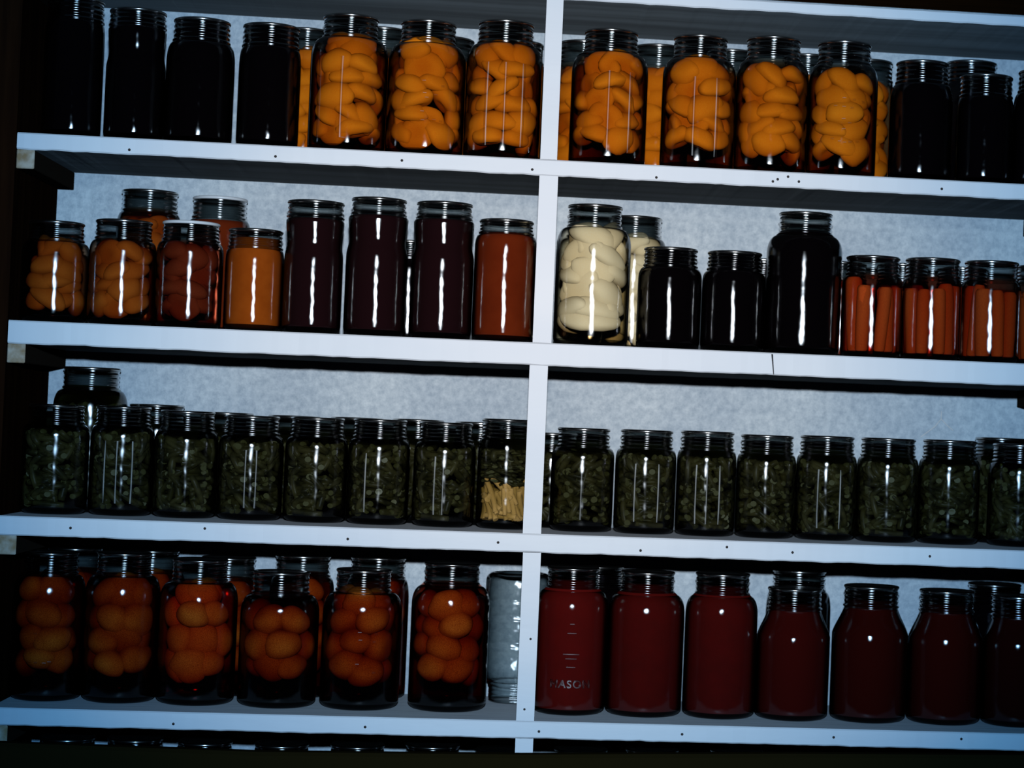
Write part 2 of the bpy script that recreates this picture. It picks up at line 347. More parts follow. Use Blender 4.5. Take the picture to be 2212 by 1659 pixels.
def fill_profile(p, gap, ztop, zbot=0.0030):
    q = [(0, zbot)]
    n = 26
    for i in range(n + 1):
        z = zbot + (ztop - zbot) * i / n
        r = rad_at(p, max(z - gap * 0.6, 0.0012)) - gap
        if z < 0.02: r = min(rad_at(p, z) - gap, rad_at(p, max(z - 0.0012, 0.0004)) - 0.0006)
        q.append((max(r, 0.004), z))
    q.append((0, ztop))
    return q
random.seed(11)
def fruit_mesh(name, seed, flat, dent, mat):
    bm = bmesh.new(); bmesh.ops.create_icosphere(bm, subdivisions=3, radius=1.0)
    for v in bm.verts:
        c = v.co.copy(); n = noise.noise(c * 1.3 + Vector((seed * 7.1, seed, 0))) * 0.10
        v.co = c * (1 + n)
        if c.z < 0: v.co.z *= flat                       # cut side of a halved fruit
        rr = math.hypot(c.x, c.y)
        if c.z < 0 and rr < 0.55: v.co.z += dent * (1 - (rr / 0.55) ** 2)   # hollow left by the stone
        v.co.x *= 1 + 0.05 * math.sin(3 * math.atan2(c.y, c.x) + seed)
    me = bpy.data.meshes.new(name); bm.to_mesh(me); bm.free(); me.materials.append(mat)
    for pl in me.polygons: pl.use_smooth = True
    return me
def variants(name, mat, flat, dent): return [fruit_mesh(name, s, flat, dent, mat) for s in range(4)]
FR = {'peach': (variants('peach_half', PEACH, 0.55, 0.25), 'peach_half', SY_PEACH, (0.0245, 0.0155, 0.0175), 0.0215, 6),
      'brownpeach': (variants('peach_half', BROWNPEACH, 0.6, 0.2), 'peach_half', SY_BROWN, (0.0225, 0.0145, 0.0165), 0.0215, 6),
      'redpeach': (variants('fruit_half', REDPEACH, 0.6, 0.2), 'fruit_half', SY_CARROT, (0.021, 0.0145, 0.0165), 0.0215, 6),
      'amber': (variants('amber_fruit', AMBER, 0.85, 0.05), 'amber_fruit', SY_AMBER, (0.0235, 0.0180, 0.0205), 0.0285, 5),
      'pear': (variants('pear_half', PEAR, 0.6, 0.1), 'pear_half', SY_PEAR, (0.0300, 0.0170, 0.0190), 0.0225, 5)}
def add_fruit(root, p, kind, zfill, z_lo, rnd, front):
    mes, nm, sy_, (a, b, c), pitch, n = FR[kind]
    z = z_lo + c; off = rnd.random() * 2
    lay = 0
    while z + c * 0.35 < zfill:
        r_in = min(rad_at(p, z), rad_at(p, z + c * .6) if z + c * .6 < zfill else rad_at(p, z)) - 0.0035
        if r_in < 0.02: break
        nn = n if r_in > 0.036 else max(3, n - 1)
        for k in range(nn):
            ang = 2 * PI * (k + 0.5 * (lay % 2)) / nn + off + rnd.uniform(-.16, .16)
            d = (ang + PI / 2 + PI) % (2 * PI) - PI          # angle away from the front
            if abs(d) > (2.0 if front else 1.75): continue
            s = rnd.uniform(0.88, 1.10)
            rb = b * s
            rc = max(r_in - rb - (rnd.uniform(0.0, {'amber': 0.008, 'pear': 0.002}.get(kind, 0.0045))), 0.006)
            zz = z + rnd.uniform(-.0042, .0042)
            if zz + c * s > zfill + 0.004: zz = zfill + 0.004 - c * s
            zz = max(zz, 0.0075 + c * s * 1.22)
            o = link(nm, rnd.choice(mes), root)
            face_on = rnd.random() < {'pear': 0.3}.get(kind, 0.4)
            o.location = (rc * math.cos(ang), rc * math.sin(ang), zz)
            tilt = rnd.uniform(-.65, .65)
            M = Matrix.Rotation(ang - PI / 2 + PI, 3, 'Z') @ Matrix.Rotation(tilt, 3, 'Y') @ (Matrix.Rotation(rnd.choice((1, -1)) * rnd.uniform(1.2, 1.6), 3, 'X') if face_on else Matrix.Rotation(rnd.uniform(-.3, .3), 3, 'X'))
            o.rotation_euler = M.to_euler()
            o.scale = (a * s, c * s * 1.15 if face_on else rb, rb if face_on else c * s)
        z += pitch * rnd.uniform(.93, 1.07); lay += 1
def bean_bm(bm, L, r, bend, M, ends=True):
    n, sd = 5, 8; prev = None; first = None
    for i in range(n + 1):
        t = i / n - 0.5
        c = Vector((t * L, bend * (0.25 - t * t) * 4, 0))
        rr = r * (1 - 0.18 * abs(t) * 2)
        ring = [bm.verts.new(M @ (c + Vector((0, rr * math.cos(2*PI*k/sd), rr * math.sin(2*PI*k/sd))))) for k in range(sd)]
        if prev:
            for k in range(sd): bm.faces.new((prev[k], prev[(k+1) % sd], ring[(k+1) % sd], ring[k])).smooth = True
        else: first = ring
        prev = ring
    for q in (first[::-1], prev):
        f = bm.faces.new(q); f.material_index = 1 if ends else 0
def bean_layout(seed, R, z0, z1):
    """cut beans packed against the glass, many layers of pieces in all directions"""
    rnd = random.Random(seed); bm = bmesh.new()
    n = int(125 * (R / 0.034) * (z1 - z0) / 0.1)
    for i in range(n):
        ang = rnd.uniform(-PI * 0.5 - 2.0, -PI * 0.5 + 2.0); z = z0 + 0.004 + (z1 - z0 - 0.008) * rnd.random()
        r = rnd.uniform(0.0038, 0.0054); L = rnd.uniform(0.020, 0.040)
        rad = Matrix.Rotation(ang, 3, 'Z')
        if rnd.random() < 0.22:      # end on
            rc = R - L / 2 - 0.001; M = rad @ Matrix.Rotation(rnd.uniform(-.25, .25), 3, 'Z') @ Matrix.Rotation(rnd.uniform(-.3, .3), 3, 'Y')
        else:
            a = rnd.gauss(0.25, 0.7)
            sag = (L * math.cos(a) / 2) ** 2 / (2 * R)
            rc = R - r - rnd.choice((0, 0, 0.004)) - sag
            M = rad @ Matrix.Rotation(PI / 2, 3, 'Z') @ Matrix.Rotation(a, 3, 'Y')
            zh = abs(math.sin(a)) * L / 2
            z = min(max(z, z0 + zh + r), z1 - zh - r)
        T = Matrix.Translation((rc * math.cos(ang), rc * math.sin(ang), z)) @ M.to_4x4()
        bean_bm(bm, L, r, rnd.uniform(-.003, .003), T)
    me = bpy.data.meshes.new('green_beans'); bm.to_mesh(me); bm.free(); me.materials.append(BEAN); me.materials.append(BEANEND)
    return me
BEANS = [bean_layout(s, 0.0345, 0.007, 0.112) for s in range(6)]
bm = bmesh.new(); bean_bm(bm, 1.0, 0.12, 0.08, Matrix.Identity(4), False)
WAXM = bpy.data.meshes.new('wax_bean'); bm.to_mesh(WAXM); bm.free(); WAXM.materials.append(WAX)
def carrot_mesh(seed):
    bm = bmesh.new(); lathe(bm, [(0, 0), (0.72, 0.01), (0.85, 0.04), (0.95, 0.35), (1.0, 0.75), (0.96, 0.95), (0.7, 0.995), (0, 1)], 14)
    for v in bm.verts:
        v.co.x += 0.12 * noise.noise(Vector((seed, v.co.z * 2, 0))); v.co.y += 0.12 * noise.noise(Vector((seed, v.co.z * 2, 9)))
    me = bpy.data.meshes.new('carrot_stick'); bm.to_mesh(me); bm.free(); me.materials.append(CARROT)
    for pl in me.polygons: pl.use_smooth = True
    return me
CARR = [carrot_mesh(s) for s in range(3)]
def cyl_patch(bm, R, a0, a1, z0, z1, h):
    """a low raised bar of glass lying on the jar wall"""
    n = max(2, int((a1 - a0) / 0.06)); prev = None
    for i in range(n + 1):
        a = a0 + (a1 - a0) * i / n
        ring = [bm.verts.new((r * math.cos(a), r * math.sin(a), z)) for r, z in ((R - .0003, z0), (R + h, z0 + min(h, (z1 - z0) * .4)), (R + h, z1 - min(h, (z1 - z0) * .4)), (R - .0003, z1))]
        if prev:
            for k in range(3): bm.faces.new((prev[k], ring[k], ring[k+1], prev[k+1]))
        prev = ring
def rib_bm(bm, R, a, z0, z1, wdt=0.0022, h=0.0007):
    prev = None
    prof = [(-1, -.0003), (-.5, h * .75), (0, h), (.5, h * .75), (1, -.0003)]
    n = 8
    for i in range(n + 1):
        z = z0 + (z1 - z0) * i / n; f = 0.2 if i in (0, n) else 1
        ring = [bm.verts.new(((R + hh * f) * math.cos(a + t * wdt / R), (R + hh * f) * math.sin(a + t * wdt / R), z)) for t, hh in prof]
        if prev:
            for k in range(4): bm.faces.new((prev[k], prev[k+1], ring[k+1], ring[k]))
        prev = ring
def lettering(root, R, text, z, size, a_mid=-PI / 2):
    cu = bpy.data.curves.new('t', 'FONT'); cu.body = text; cu.size = size; cu.align_x = 'CENTER'; cu.extrude = 0.0005; cu.bevel_depth = 0.0004; cu.bevel_resolution = 2; cu.space_character = 1.15
    to = bpy.data.objects.new('t', cu); C.objects.link(to)
    dg = bpy.context.evaluated_depsgraph_get(); me = bpy.data.meshes.new_from_object(to.evaluated_get(dg))
    bpy.data.objects.remove(to); bpy.data.curves.remove(cu)
    for v in me.vertices:
        a = a_mid + v.co.x / R; r = R + v.co.z
        v.co = Vector((r * math.cos(a), r * math.sin(a), z + v.co.y))
    me.materials.clear(); me.materials.append(GLINT)
    for pl in me.polygons: pl.use_smooth = True
    me.name = 'raised_lettering'
    return link('raised_lettering', me, root)
NAMES = {'dark': 'preserve_jar', 'maroon': 'juice_jar', 'sauce': 'fruit_sauce_jar', 'rust': 'sauce_jar', 'peach': 'peach_jar', 'brownpeach': 'peach_jar', 'redpeach': 'fruit_jar',
         'amber': 'fruit_jar', 'pear': 'pear_jar', 'carrot': 'carrot_jar', 'bean': 'bean_jar', 'wax': 'wax_bean_jar', 'empty': 'empty_jar',
         'juice': 'tomato_juice_jar', 'juice2': 'tomato_juice_jar', 'juice3': 'tomato_juice_jar', 'juice4': 'tomato_juice_jar', 'juice5': 'tomato_juice_jar'}
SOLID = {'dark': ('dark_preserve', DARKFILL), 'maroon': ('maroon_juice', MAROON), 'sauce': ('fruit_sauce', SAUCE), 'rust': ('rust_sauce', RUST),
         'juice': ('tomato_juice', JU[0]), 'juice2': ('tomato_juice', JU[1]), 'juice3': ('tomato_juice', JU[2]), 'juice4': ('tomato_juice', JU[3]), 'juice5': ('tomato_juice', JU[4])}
GROUPS = {1: 'jars on the top shelf', 2: 'jars on the second shelf', 3: 'jars on the third shelf', 4: 'jars on the bottom white shelf', 5: 'jars under the lowest white shelf'}
WHITE_LIDS = {'C3', 'C6'}
RIBBED = {'A5': (-.75, -.1), 'A7': (-.45, 0.05, .55), 'B1': (-.05, .55), 'B2': (-.2, .45), 'E2': (-.42, 0.0, .52), 'E4': (-.05, .3), 'E6': (-.4,), 'E7': (-.3, 0.0), 'F1': (-.05,), 'F2': (-.42, .42), 'F3': (-.45, -.05, .42), 'F5': (-.42, .38)}
def make_jar(key, row, fb, x, y, R, rn, H, con, kind, fill, label):
    rnd = random.Random(sum(ord(c) * (i + 3) for i, c in enumerate(key)) * 17)
    root = thing(NAMES[con], label, 'jar', (x, y, Z0 + S_TOP[row] + 0.0002), GROUPS[row])
    p, mis, zn, zs = jar_profile(kind, R, rn, H - 0.0016)
    Hh = H - 0.0016
    if con == 'empty':
        p2 = []
        for r, z in p:
            b = sum(0.0016 * math.exp(-((z - zc) / 0.0022) ** 2) for zc in (0.040, 0.062, 0.098)); p2.append((r + (b if r > R - 0.0005 else 0), z))
        p2 = [q_ for a_, b_ in zip(p2, p2[1:]) for q_ in ([a_] + [(a_[0] + (b_[0] - a_[0]) * t / 5 , a_[1] + (b_[1] - a_[1]) * t / 5) for t in range(1, 5)] if abs(a_[1] - b_[1]) > 0.008 else [a_])] + [p2[-1]]
        p2 = [(r + (sum(0.0014 * math.exp(-((z - zc) / 0.0020) ** 2) for zc in (0.040, 0.062, 0.098)) if r > R - 0.0008 else 0), z) for r, z in p2]
        bm = bmesh.new(); lathe(bm, p2, 64)
        g = obj('glass', bm, CLEAR, root); g.rotation_euler = (PI, 0, 0); g.location.z = Hh
        return root
    bm = bmesh.new(); lathe(bm, p, 64, mis=mis)
    g = obj('glass', bm, [GLASS, NECK, BASE], root)
    rl = min(rn, R - 0.002)
    bm = bmesh.new()
    lp = [(0, Hh - 0.0002), (rl - 0.004, Hh - 0.0002), (rl - 0.001, Hh - 0.0008)]
    lp += [(rl - 0.0006 + 0.0024 * math.cos(t), Hh + 0.0007 + 0.0022 * math.sin(t)) for t in (-1.1, -.75, -.4, 0, .3, .6, .9, 1.2, 1.57)]
    lp += [(rl - 0.004, Hh + 0.0026), (rl - 0.007, Hh + 0.0016), (rl - 0.011, Hh + 0.0017), (0, Hh + 0.0021)]
    lathe(bm, lp, 56)
    lid = obj('lid', bm, LIDW if key in WHITE_LIDS else LID, root)
    if key in WHITE_LIDS: lid['label'] = 'white enamelled lid edge'
    zf = H - fill
    if con in SOLID:
        nm, mt = SOLID[con]
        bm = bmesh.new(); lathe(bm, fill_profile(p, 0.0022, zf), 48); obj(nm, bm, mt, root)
    elif con in FR:
        mes, nm, sy_, dims, pitch, n = FR[con]
        bm = bmesh.new(); lathe(bm, fill_profile(p, 0.0018, zf), 48); obj('syrup', bm, SY_RUBY if key == 'G3' else sy_, root)
        z_lo = {'amber': 0.030, 'pear': 0.007}.get(con, 0.008)
        if key in ('B1', 'B2', 'B3', 'B4'): z_lo = 0.020
        add_fruit(root, p, con, zf, z_lo, rnd, fb == 'f')
    elif con == 'bean':
        bm = bmesh.new(); lathe(bm, fill_profile(p, 0.0018, zf), 48); obj('brine', bm, SY_BEAN, root)
        b = link('green_beans', rnd.choice(BEANS), root); s = (R - 0.003) / 0.0345
        s2 = (zs + 0.010) / 0.112
        b.scale = (s, s, min(1.18, max(s2, 0.9)) if kind == 'pint' else s2); b.rotation_euler.z = rnd.uniform(-.35, .35); b['kind'] = 'stuff'
        if kind == 'round': b.rotation_euler.z = 0
    elif con == 'wax':
        bm = bmesh.new(); lathe(bm, fill_profile(p, 0.0018, zf), 48); obj('brine', bm, SY_BEAN, root)
        b = link('green_beans', BEANS[2], root); s = (R - 0.003) / 0.0345
        b.scale = (s, s, 0.48); b.location.z = 0.050; b['kind'] = 'stuff'
        for i in range(44):
            ang = rnd.uniform(-PI / 2 - 1.7, -PI / 2 + 1.7); a = rnd.gauss(0.9, 0.5); L = rnd.uniform(0.032, 0.044); r = 0.13 * L
            sag = (L * math.cos(a) / 2) ** 2 / (2 * R)
            rc = R - 0.0045 - r * .9 - sag - rnd.choice((0, 0, 0.005))
            o = link('wax_bean', WAXM, root); zz = rnd.uniform(0.010, 0.054); zh = abs(math.sin(a)) * L / 2 + 0.004; zz = max(zz, 0.008 + zh)
            o.location = (rc * math.cos(ang), rc * math.sin(ang), zz)
            o.rotation_euler = (Matrix.Rotation(ang, 3, 'Z') @ Matrix.Rotation(PI / 2, 3, 'Z') @ Matrix.Rotation(a, 3, 'Y')).to_euler(); o.scale = (L, L * .9, L * .9)
    elif con == 'carrot':
        bm = bmesh.new(); lathe(bm, fill_profile(p, 0.0018, zf), 48); obj('brine', bm, SY_CARROT, root)
        for k in range(9):
            ang = 2 * PI * k / 9 + rnd.uniform(-.12, .12); r = rnd.uniform(0.0080, 0.0118); rc = R - 0.004 - r
            d = (ang + PI / 2 + PI) % (2 * PI) - PI
            if abs(d) > 2.1: continue
            o = link('carrot_stick', rnd.choice(CARR), root); o.location = (rc * math.cos(ang), rc * math.sin(ang), 0.0075)
            o.scale = (r, r, min(rnd.uniform(0.082, 0.100), zs + 0.006)); o.rotation_euler = (rnd.uniform(-.07, .07), rnd.uniform(-.07, .07), rnd.uniform(0, 6))
    for a in RIBBED.get(key, ()):
        bm = bmesh.new(); rib_bm(bm, R, -PI / 2 + a, 0.016, zs - 0.004); obj('glass_rib', bm, GLINT, root)
    return root
JARS = [
    # key, row, front or back, x, y, radius, neck radius, height, contents, outline, headspace, label
    ('A1', 1, 'f', -0.5733, 0.0531, 0.0357, 0.0326, 0.1735, 'dark', 'round', 0.012, 'Tallest dark jar at the far left end of the top shelf, beside the side panel'),
    ('A2', 1, 'f', -0.4974, 0.0543, 0.0360, 0.0330, 0.1638, 'dark', 'waist', 0.012, 'Second dark jar from the left end of the top shelf, straight-sided'),
    ('A3', 1, 'f', -0.4193, 0.0591, 0.0418, 0.0333, 0.1571, 'dark', 'round', 0.012, 'Third dark jar from the left end of the top shelf, with broad round shoulders'),
    ('A4', 1, 'f', -0.3331, 0.0549, 0.0381, 0.0335, 0.1543, 'dark', 'round', 0.012, 'Dark jar on the top shelf with an orange jar showing close on its right'),
    ('A5', 1, 'f', -0.2355, 0.0632, 0.0483, 0.0332, 0.1732, 'peach', 'round', 0.024, 'Quart of orange peaches on the top shelf, first one right of the dark jars'),
    ('A6', 1, 'f', -0.1380, 0.0635, 0.0489, 0.0335, 0.1713, 'peach', 'round', 0.026, 'Quart of peaches with raised glinting letters, left half of the top shelf'),
    ('A7', 1, 'f', -0.0403, 0.0617, 0.0484, 0.0337, 0.1765, 'peach', 'round', 0.024, 'Quart of peaches standing just left of the white post on the top shelf'),
    ('A8', 1, 'b', -0.3027, 0.1893, 0.0419, 0.0325, 0.1753, 'peach', 'round', 0.026, 'Peach jar in the back row, a sliver beside the last left dark jar'),
    ('A9', 1, 'b', -0.2028, 0.1893, 0.0422, 0.0325, 0.1822, 'peach', 'round', 0.026, 'Back row peach jar, its neck seen between the first two quarts of the top shelf'),
    ('A10', 1, 'b', -0.1175, 0.1893, 0.0425, 0.0325, 0.1749, 'peach', 'round', 0.026, 'Back row peach jar, behind the right shoulder of the left lettered quart'),
    ('A11', 1, 'b', -0.0256, 0.1923, 0.0397, 0.0325, 0.1757, 'peach', 'round', 0.026, 'Back row peach jar half hidden behind the upper left side of the white post'),
    ('B1', 1, 'f', 0.0941, 0.0632, 0.0489, 0.0331, 0.1735, 'peach', 'round', 0.028, 'First front quart of peaches right of the post on the top shelf'),
    ('B2', 1, 'f', 0.2088, 0.0608, 0.0473, 0.0334, 0.1719, 'peach', 'round', 0.028, 'Second front quart of peaches right of the post on the top shelf'),
    ('B3', 1, 'f', 0.3034, 0.0608, 0.0469, 0.0336, 0.1755, 'peach', 'round', 0.028, 'Third front quart of peaches right of the post, fruit piled to a point'),
    ('B4', 1, 'f', 0.3954, 0.0585, 0.0448, 0.0332, 0.1745, 'peach', 'round', 0.030, 'Fourth front quart of peaches right of the post, with glinting raised letters'),
    ('B5', 1, 'b', 0.0626, 0.1893, 0.0430, 0.0325, 0.1801, 'peach', 'round', 0.028, 'Back row peach jar peeking out between the post and the first right quart'),
    ('B6', 1, 'b', 0.1631, 0.1893, 0.0433, 0.0325, 0.1804, 'peach', 'round', 0.028, 'Back row peach jar seen between the first and second quarts right of the post'),
    ('B7', 1, 'b', 0.2622, 0.1923, 0.0405, 0.0325, 0.1797, 'peach', 'round', 0.028, 'Back row peach jar seen between the second and third quarts right of the post'),
    ('B8', 1, 'b', 0.3655, 0.1923, 0.0408, 0.0325, 0.1793, 'peach', 'round', 0.028, 'Back row peach jar seen between the third and fourth quarts right of the post'),
    ('B9', 1, 'b', 0.4494, 0.1977, 0.0354, 0.0318, 0.1782, 'peach', 'round', 0.028, 'Back row peach jar with its right side showing beside the dark jars, top shelf'),
    ('B10', 1, 'f', 0.4979, 0.0552, 0.0408, 0.0328, 0.1548, 'dark', 'round', 0.010, 'Dark jar next to the last orange jar at the right of the top shelf'),
    ('B11', 1, 'b', 0.5907, 0.1938, 0.0399, 0.0337, 0.1838, 'dark', 'round', 0.010, 'Taller dark jar in the back row near the right end of the top shelf'),
    ('B12', 1, 'f', 0.5825, 0.0561, 0.0370, 0.0330, 0.1419, 'dark', 'round', 0.010, 'Short dark jar in front of the tall dark one, right end of top shelf'),
    ('B13', 1, 'f', 0.6605, 0.0561, 0.0405, 0.0332, 0.1527, 'dark', 'round', 0.010, 'Dark jar cut off by the right edge of the photo on the top shelf'),
    ('C1', 2, 'f', -0.5854, 0.0591, 0.0408, 0.0318, 0.1248, 'brownpeach', 'pint', 0.022, 'Dim brownish peach pint at the far left end of the second shelf'),
    ('C2', 2, 'f', -0.5036, 0.0585, 0.0406, 0.0327, 0.1303, 'brownpeach', 'pint', 0.022, 'Brown-orange peach pint, second in the front row from the left of the second shelf'),
    ('C3', 2, 'f', -0.4217, 0.0603, 0.0408, 0.0335, 0.1326, 'redpeach', 'pint', 0.022, 'Pint of reddish brown fruit with a white-edged lid on the second shelf'),
    ('C4', 2, 'f', -0.3413, 0.0561, 0.0360, 0.0319, 0.1265, 'sauce', 'pint', 0.010, 'Pint of smooth orange fruit sauce beside the tall maroon jars'),
    ('C5', 2, 'b', -0.4965, 0.1893, 0.0413, 0.0345, 0.1822, 'brownpeach', 'round', 0.022, 'Tall back jar of brown peaches behind the second pint of the second shelf'),
    ('C6', 2, 'b', -0.4061, 0.1899, 0.0410, 0.0337, 0.1779, 'rust', 'round', 0.030, 'Tall back jar of rust-red sauce with white-edged lid, above the reddish pint'),
    ('C7', 2, 'f', -0.2686, 0.0561, 0.0364, 0.0338, 0.1655, 'maroon', 'waist', 0.021, 'Tall maroon juice jar with pinched shoulders, leftmost of three alike'),
    ('C8', 2, 'f', -0.1903, 0.0579, 0.0385, 0.0329, 0.1731, 'maroon', 'waist', 0.021, 'Tall maroon juice jar with pinched shoulders, middle of three alike'),
    ('C9', 2, 'f', -0.1080, 0.0585, 0.0393, 0.0337, 0.1720, 'maroon', 'waist', 0.021, 'Tall maroon juice jar with pinched shoulders, rightmost of three alike'),
    ('C10', 2, 'f', -0.0293, 0.0579, 0.0390, 0.0327, 0.1538, 'rust', 'straight', 0.016, 'Straight-sided jar of rust-red sauce just left of the post on the second shelf'),
    ('C11', 2, 'b', -0.1568, 0.1953, 0.0363, 0.0319, 0.1331, 'dark', 'pint', 0.012, 'Dim back jar glimpsed between the middle and right tall maroon jars'),
    ('D1', 2, 'f', 0.0825, 0.0650, 0.0476, 0.0334, 0.1786, 'pear', 'round', 0.027, 'Quart of pale cream pear halves just right of the post, second shelf'),
    ('D2', 2, 'b', 0.1408, 0.1893, 0.0432, 0.0341, 0.1791, 'pear', 'round', 0.026, 'Back row jar of pale pears beside the front quart of pears'),
    ('D3', 2, 'f', 0.1811, 0.0573, 0.0408, 0.0329, 0.1282, 'dark', 'pint', 0.003, 'Short dark pint next to the pears on the second shelf'),
    ('D4', 2, 'f', 0.2634, 0.0585, 0.0408, 0.0334, 0.1274, 'dark', 'pint', 0.003, 'Short dark pint between the other short dark pint and the tall black quart'),
    ('D5', 2, 'b', 0.3163, 0.1953, 0.0375, 0.0330, 0.1308, 'dark', 'pint', 0.003, 'Back row dark pint in the gap left of the tall black quart'),
    ('D6', 2, 'f', 0.3540, 0.0635, 0.0490, 0.0331, 0.1823, 'dark', 'round', 0.022, 'Tall black quart towering over its neighbours on the second shelf'),
    ('D7', 2, 'f', 0.4425, 0.0537, 0.0391, 0.0332, 0.1295, 'carrot', 'pint', 0.020, 'Pint of red-orange carrot sticks right beside the tall black quart'),
    ('D8', 2, 'f', 0.5206, 0.0537, 0.0386, 0.0340, 0.1302, 'carrot', 'pint', 0.020, 'Pint of carrot sticks, second in the front row right of the tall black quart'),
    ('D9', 2, 'f', 0.5987, 0.0567, 0.0392, 0.0336, 0.1305, 'carrot', 'pint', 0.020, 'Pint of carrot sticks, third in the front row right of the tall black quart'),
    ('D10', 2, 'b', 0.4220, 0.1965, 0.0365, 0.0333, 0.1320, 'carrot', 'pint', 0.020, 'Back row carrot pint, its neck glinting just right of the tall black quart'),
    ('D11', 2, 'b', 0.5066, 0.1965, 0.0367, 0.0335, 0.1335, 'carrot', 'pint', 0.020, 'Back row carrot pint seen between the first and second front carrot pints'),
    ('D12', 2, 'b', 0.5898, 0.1965, 0.0370, 0.0336, 0.1323, 'carrot', 'pint', 0.020, 'Back row carrot pint seen between the second and third front carrot pints'),
    ('D13', 2, 'f', 0.6685, 0.0750, 0.0325, 0.0338, 0.1294, 'carrot', 'pint', 0.020, 'Carrot pint cut off by the right edge of the photo, second shelf'),
    ('E1', 3, 'f', -0.5834, 0.1000, 0.0408, 0.0320, 0.1360, 'bean', 'pint', 0.014, 'Pint of dark green beans at the far left of the third shelf'),
    ('E2', 3, 'f', -0.5035, 0.1149, 0.0395, 0.0322, 0.1369, 'bean', 'pint', 0.014, 'Second front pint of green beans from the left, ribbed glass, third shelf'),
    ('E3', 3, 'f', -0.4238, 0.1149, 0.0397, 0.0324, 0.1342, 'bean', 'pint', 0.014, 'Third front pint of green beans from the left, third shelf'),
    ('E4', 3, 'f', -0.3426, 0.1161, 0.0408, 0.0326, 0.1315, 'bean', 'pint', 0.014, 'Fourth front pint of green beans from the left, third shelf'),
    ('E5', 3, 'f', -0.2600, 0.1143, 0.0397, 0.0322, 0.1324, 'bean', 'pint', 0.014, 'Fifth front pint of green beans from the left, third shelf'),
    ('E6', 3, 'f', -0.1806, 0.1137, 0.0393, 0.0324, 0.1332, 'bean', 'pint', 0.014, 'Sixth front pint of green beans from the left, third shelf'),
    ('E7', 3, 'f', -0.0966, 0.1119, 0.0397, 0.0325, 0.1324, 'bean', 'pint', 0.014, 'Seventh front pint of green beans, just left of the yellow beans'),
    ('E8', 3, 'f', -0.0170, 0.1095, 0.0375, 0.0321, 0.1397, 'wax', 'pint', 0.014, 'Pint with yellow wax beans below green ones, left of the post'),
    ('E9', 3, 'b', -0.5596, 0.1860, 0.0468, 0.0345, 0.1859, 'bean', 'round', 0.022, 'Tall quart of green beans rising behind the pints at the left, third shelf'),
    ('E10', 3, 'b', -0.4756, 0.1929, 0.0370, 0.0332, 0.1412, 'bean', 'pint', 0.014, 'Back row bean pint right next to the tall green bean quart'),
    ('E11', 3, 'b', -0.3850, 0.1929, 0.0380, 0.0322, 0.1345, 'bean', 'pint', 0.014, 'Back row bean pint behind the third and fourth front pints from the left'),
    ('E12', 3, 'b', -0.2981, 0.1929, 0.0382, 0.0324, 0.1337, 'bean', 'pint', 0.014, 'Back row bean pint behind the fourth and fifth front pints from the left'),
    ('E13', 3, 'b', -0.2167, 0.1929, 0.0384, 0.0326, 0.1345, 'bean', 'pint', 0.014, 'Back row bean pint behind the fifth and sixth front pints from the left'),
    ('E14', 3, 'b', -0.1360, 0.1929, 0.0387, 0.0322, 0.1353, 'bean', 'pint', 0.014, 'Back row bean pint behind the sixth and seventh front pints from the left'),
    ('E15', 3, 'b', -0.0537, 0.1953, 0.0365, 0.0324, 0.1348, 'bean', 'pint', 0.014, 'Back row bean pint behind the yellow wax beans'),
    ('F1', 3, 'f', 0.0811, 0.1149, 0.0408, 0.0324, 0.1322, 'bean', 'pint', 0.014, 'First front pint of green beans right of the post, third shelf'),
    ('F2', 3, 'f', 0.1628, 0.1113, 0.0397, 0.0325, 0.1330, 'bean', 'pint', 0.014, 'Second front pint of green beans right of the post, two ribs on its glass'),
    ('F3', 3, 'f', 0.2421, 0.1113, 0.0389, 0.0333, 0.1343, 'bean', 'pint', 0.014, 'Third front pint of green beans right of the post, ribbed glass'),
    ('F4', 3, 'f', 0.3206, 0.1113, 0.0391, 0.0329, 0.1325, 'bean', 'pint', 0.014, 'Fourth front pint of green beans right of the post, third shelf'),
    ('F5', 3, 'f', 0.4002, 0.1119, 0.0400, 0.0340, 0.1344, 'bean', 'pint', 0.014, 'Fifth front pint of green beans right of the post, third shelf'),
    ('F6', 3, 'f', 0.4816, 0.1131, 0.0408, 0.0345, 0.1345, 'bean', 'pint', 0.014, 'Sixth front pint of green beans right of the post, third shelf'),
    ('F7', 3, 'f', 0.5641, 0.1137, 0.0408, 0.0341, 0.1353, 'bean', 'pint', 0.014, 'Seventh front pint of green beans right of the post, third shelf'),
    ('F8', 3, 'f', 0.6582, 0.1137, 0.0407, 0.0344, 0.1334, 'bean', 'pint', 0.014, 'Front pint of green beans cut by the right edge of the photo'),
    ('F9', 3, 'b', 0.0415, 0.1953, 0.0367, 0.0320, 0.1244, 'bean', 'pint', 0.014, 'Back row bean pint peeking out just right of the post, third shelf'),
    ('F10', 3, 'b', 0.6517, 0.1941, 0.0396, 0.0345, 0.1413, 'bean', 'pint', 0.014, 'Back row bean pint behind the rightmost two pints of the third shelf'),
    ('G1', 4, 'f', -0.5815, 0.0970, 0.0438, 0.0318, 0.1832, 'amber', 'round', 0.026, 'Dim quart of amber fruit at the far left of the bottom shelf'),
    ('G2', 4, 'f', -0.4915, 0.0976, 0.0458, 0.0318, 0.1852, 'amber', 'round', 0.026, 'Second front quart of amber fruit from the left, dark syrup at its bottom'),
    ('G3', 4, 'f', -0.3970, 0.0960, 0.0483, 0.0328, 0.1801, 'amber', 'round', 0.026, 'Third front quart of amber fruit from the left, red light in its bottom syrup'),
    ('G4', 4, 'f', -0.2950, 0.0925, 0.0490, 0.0342, 0.1680, 'amber', 'round', 0.026, 'Shorter plump quart of amber fruit, fourth in front on the bottom shelf'),
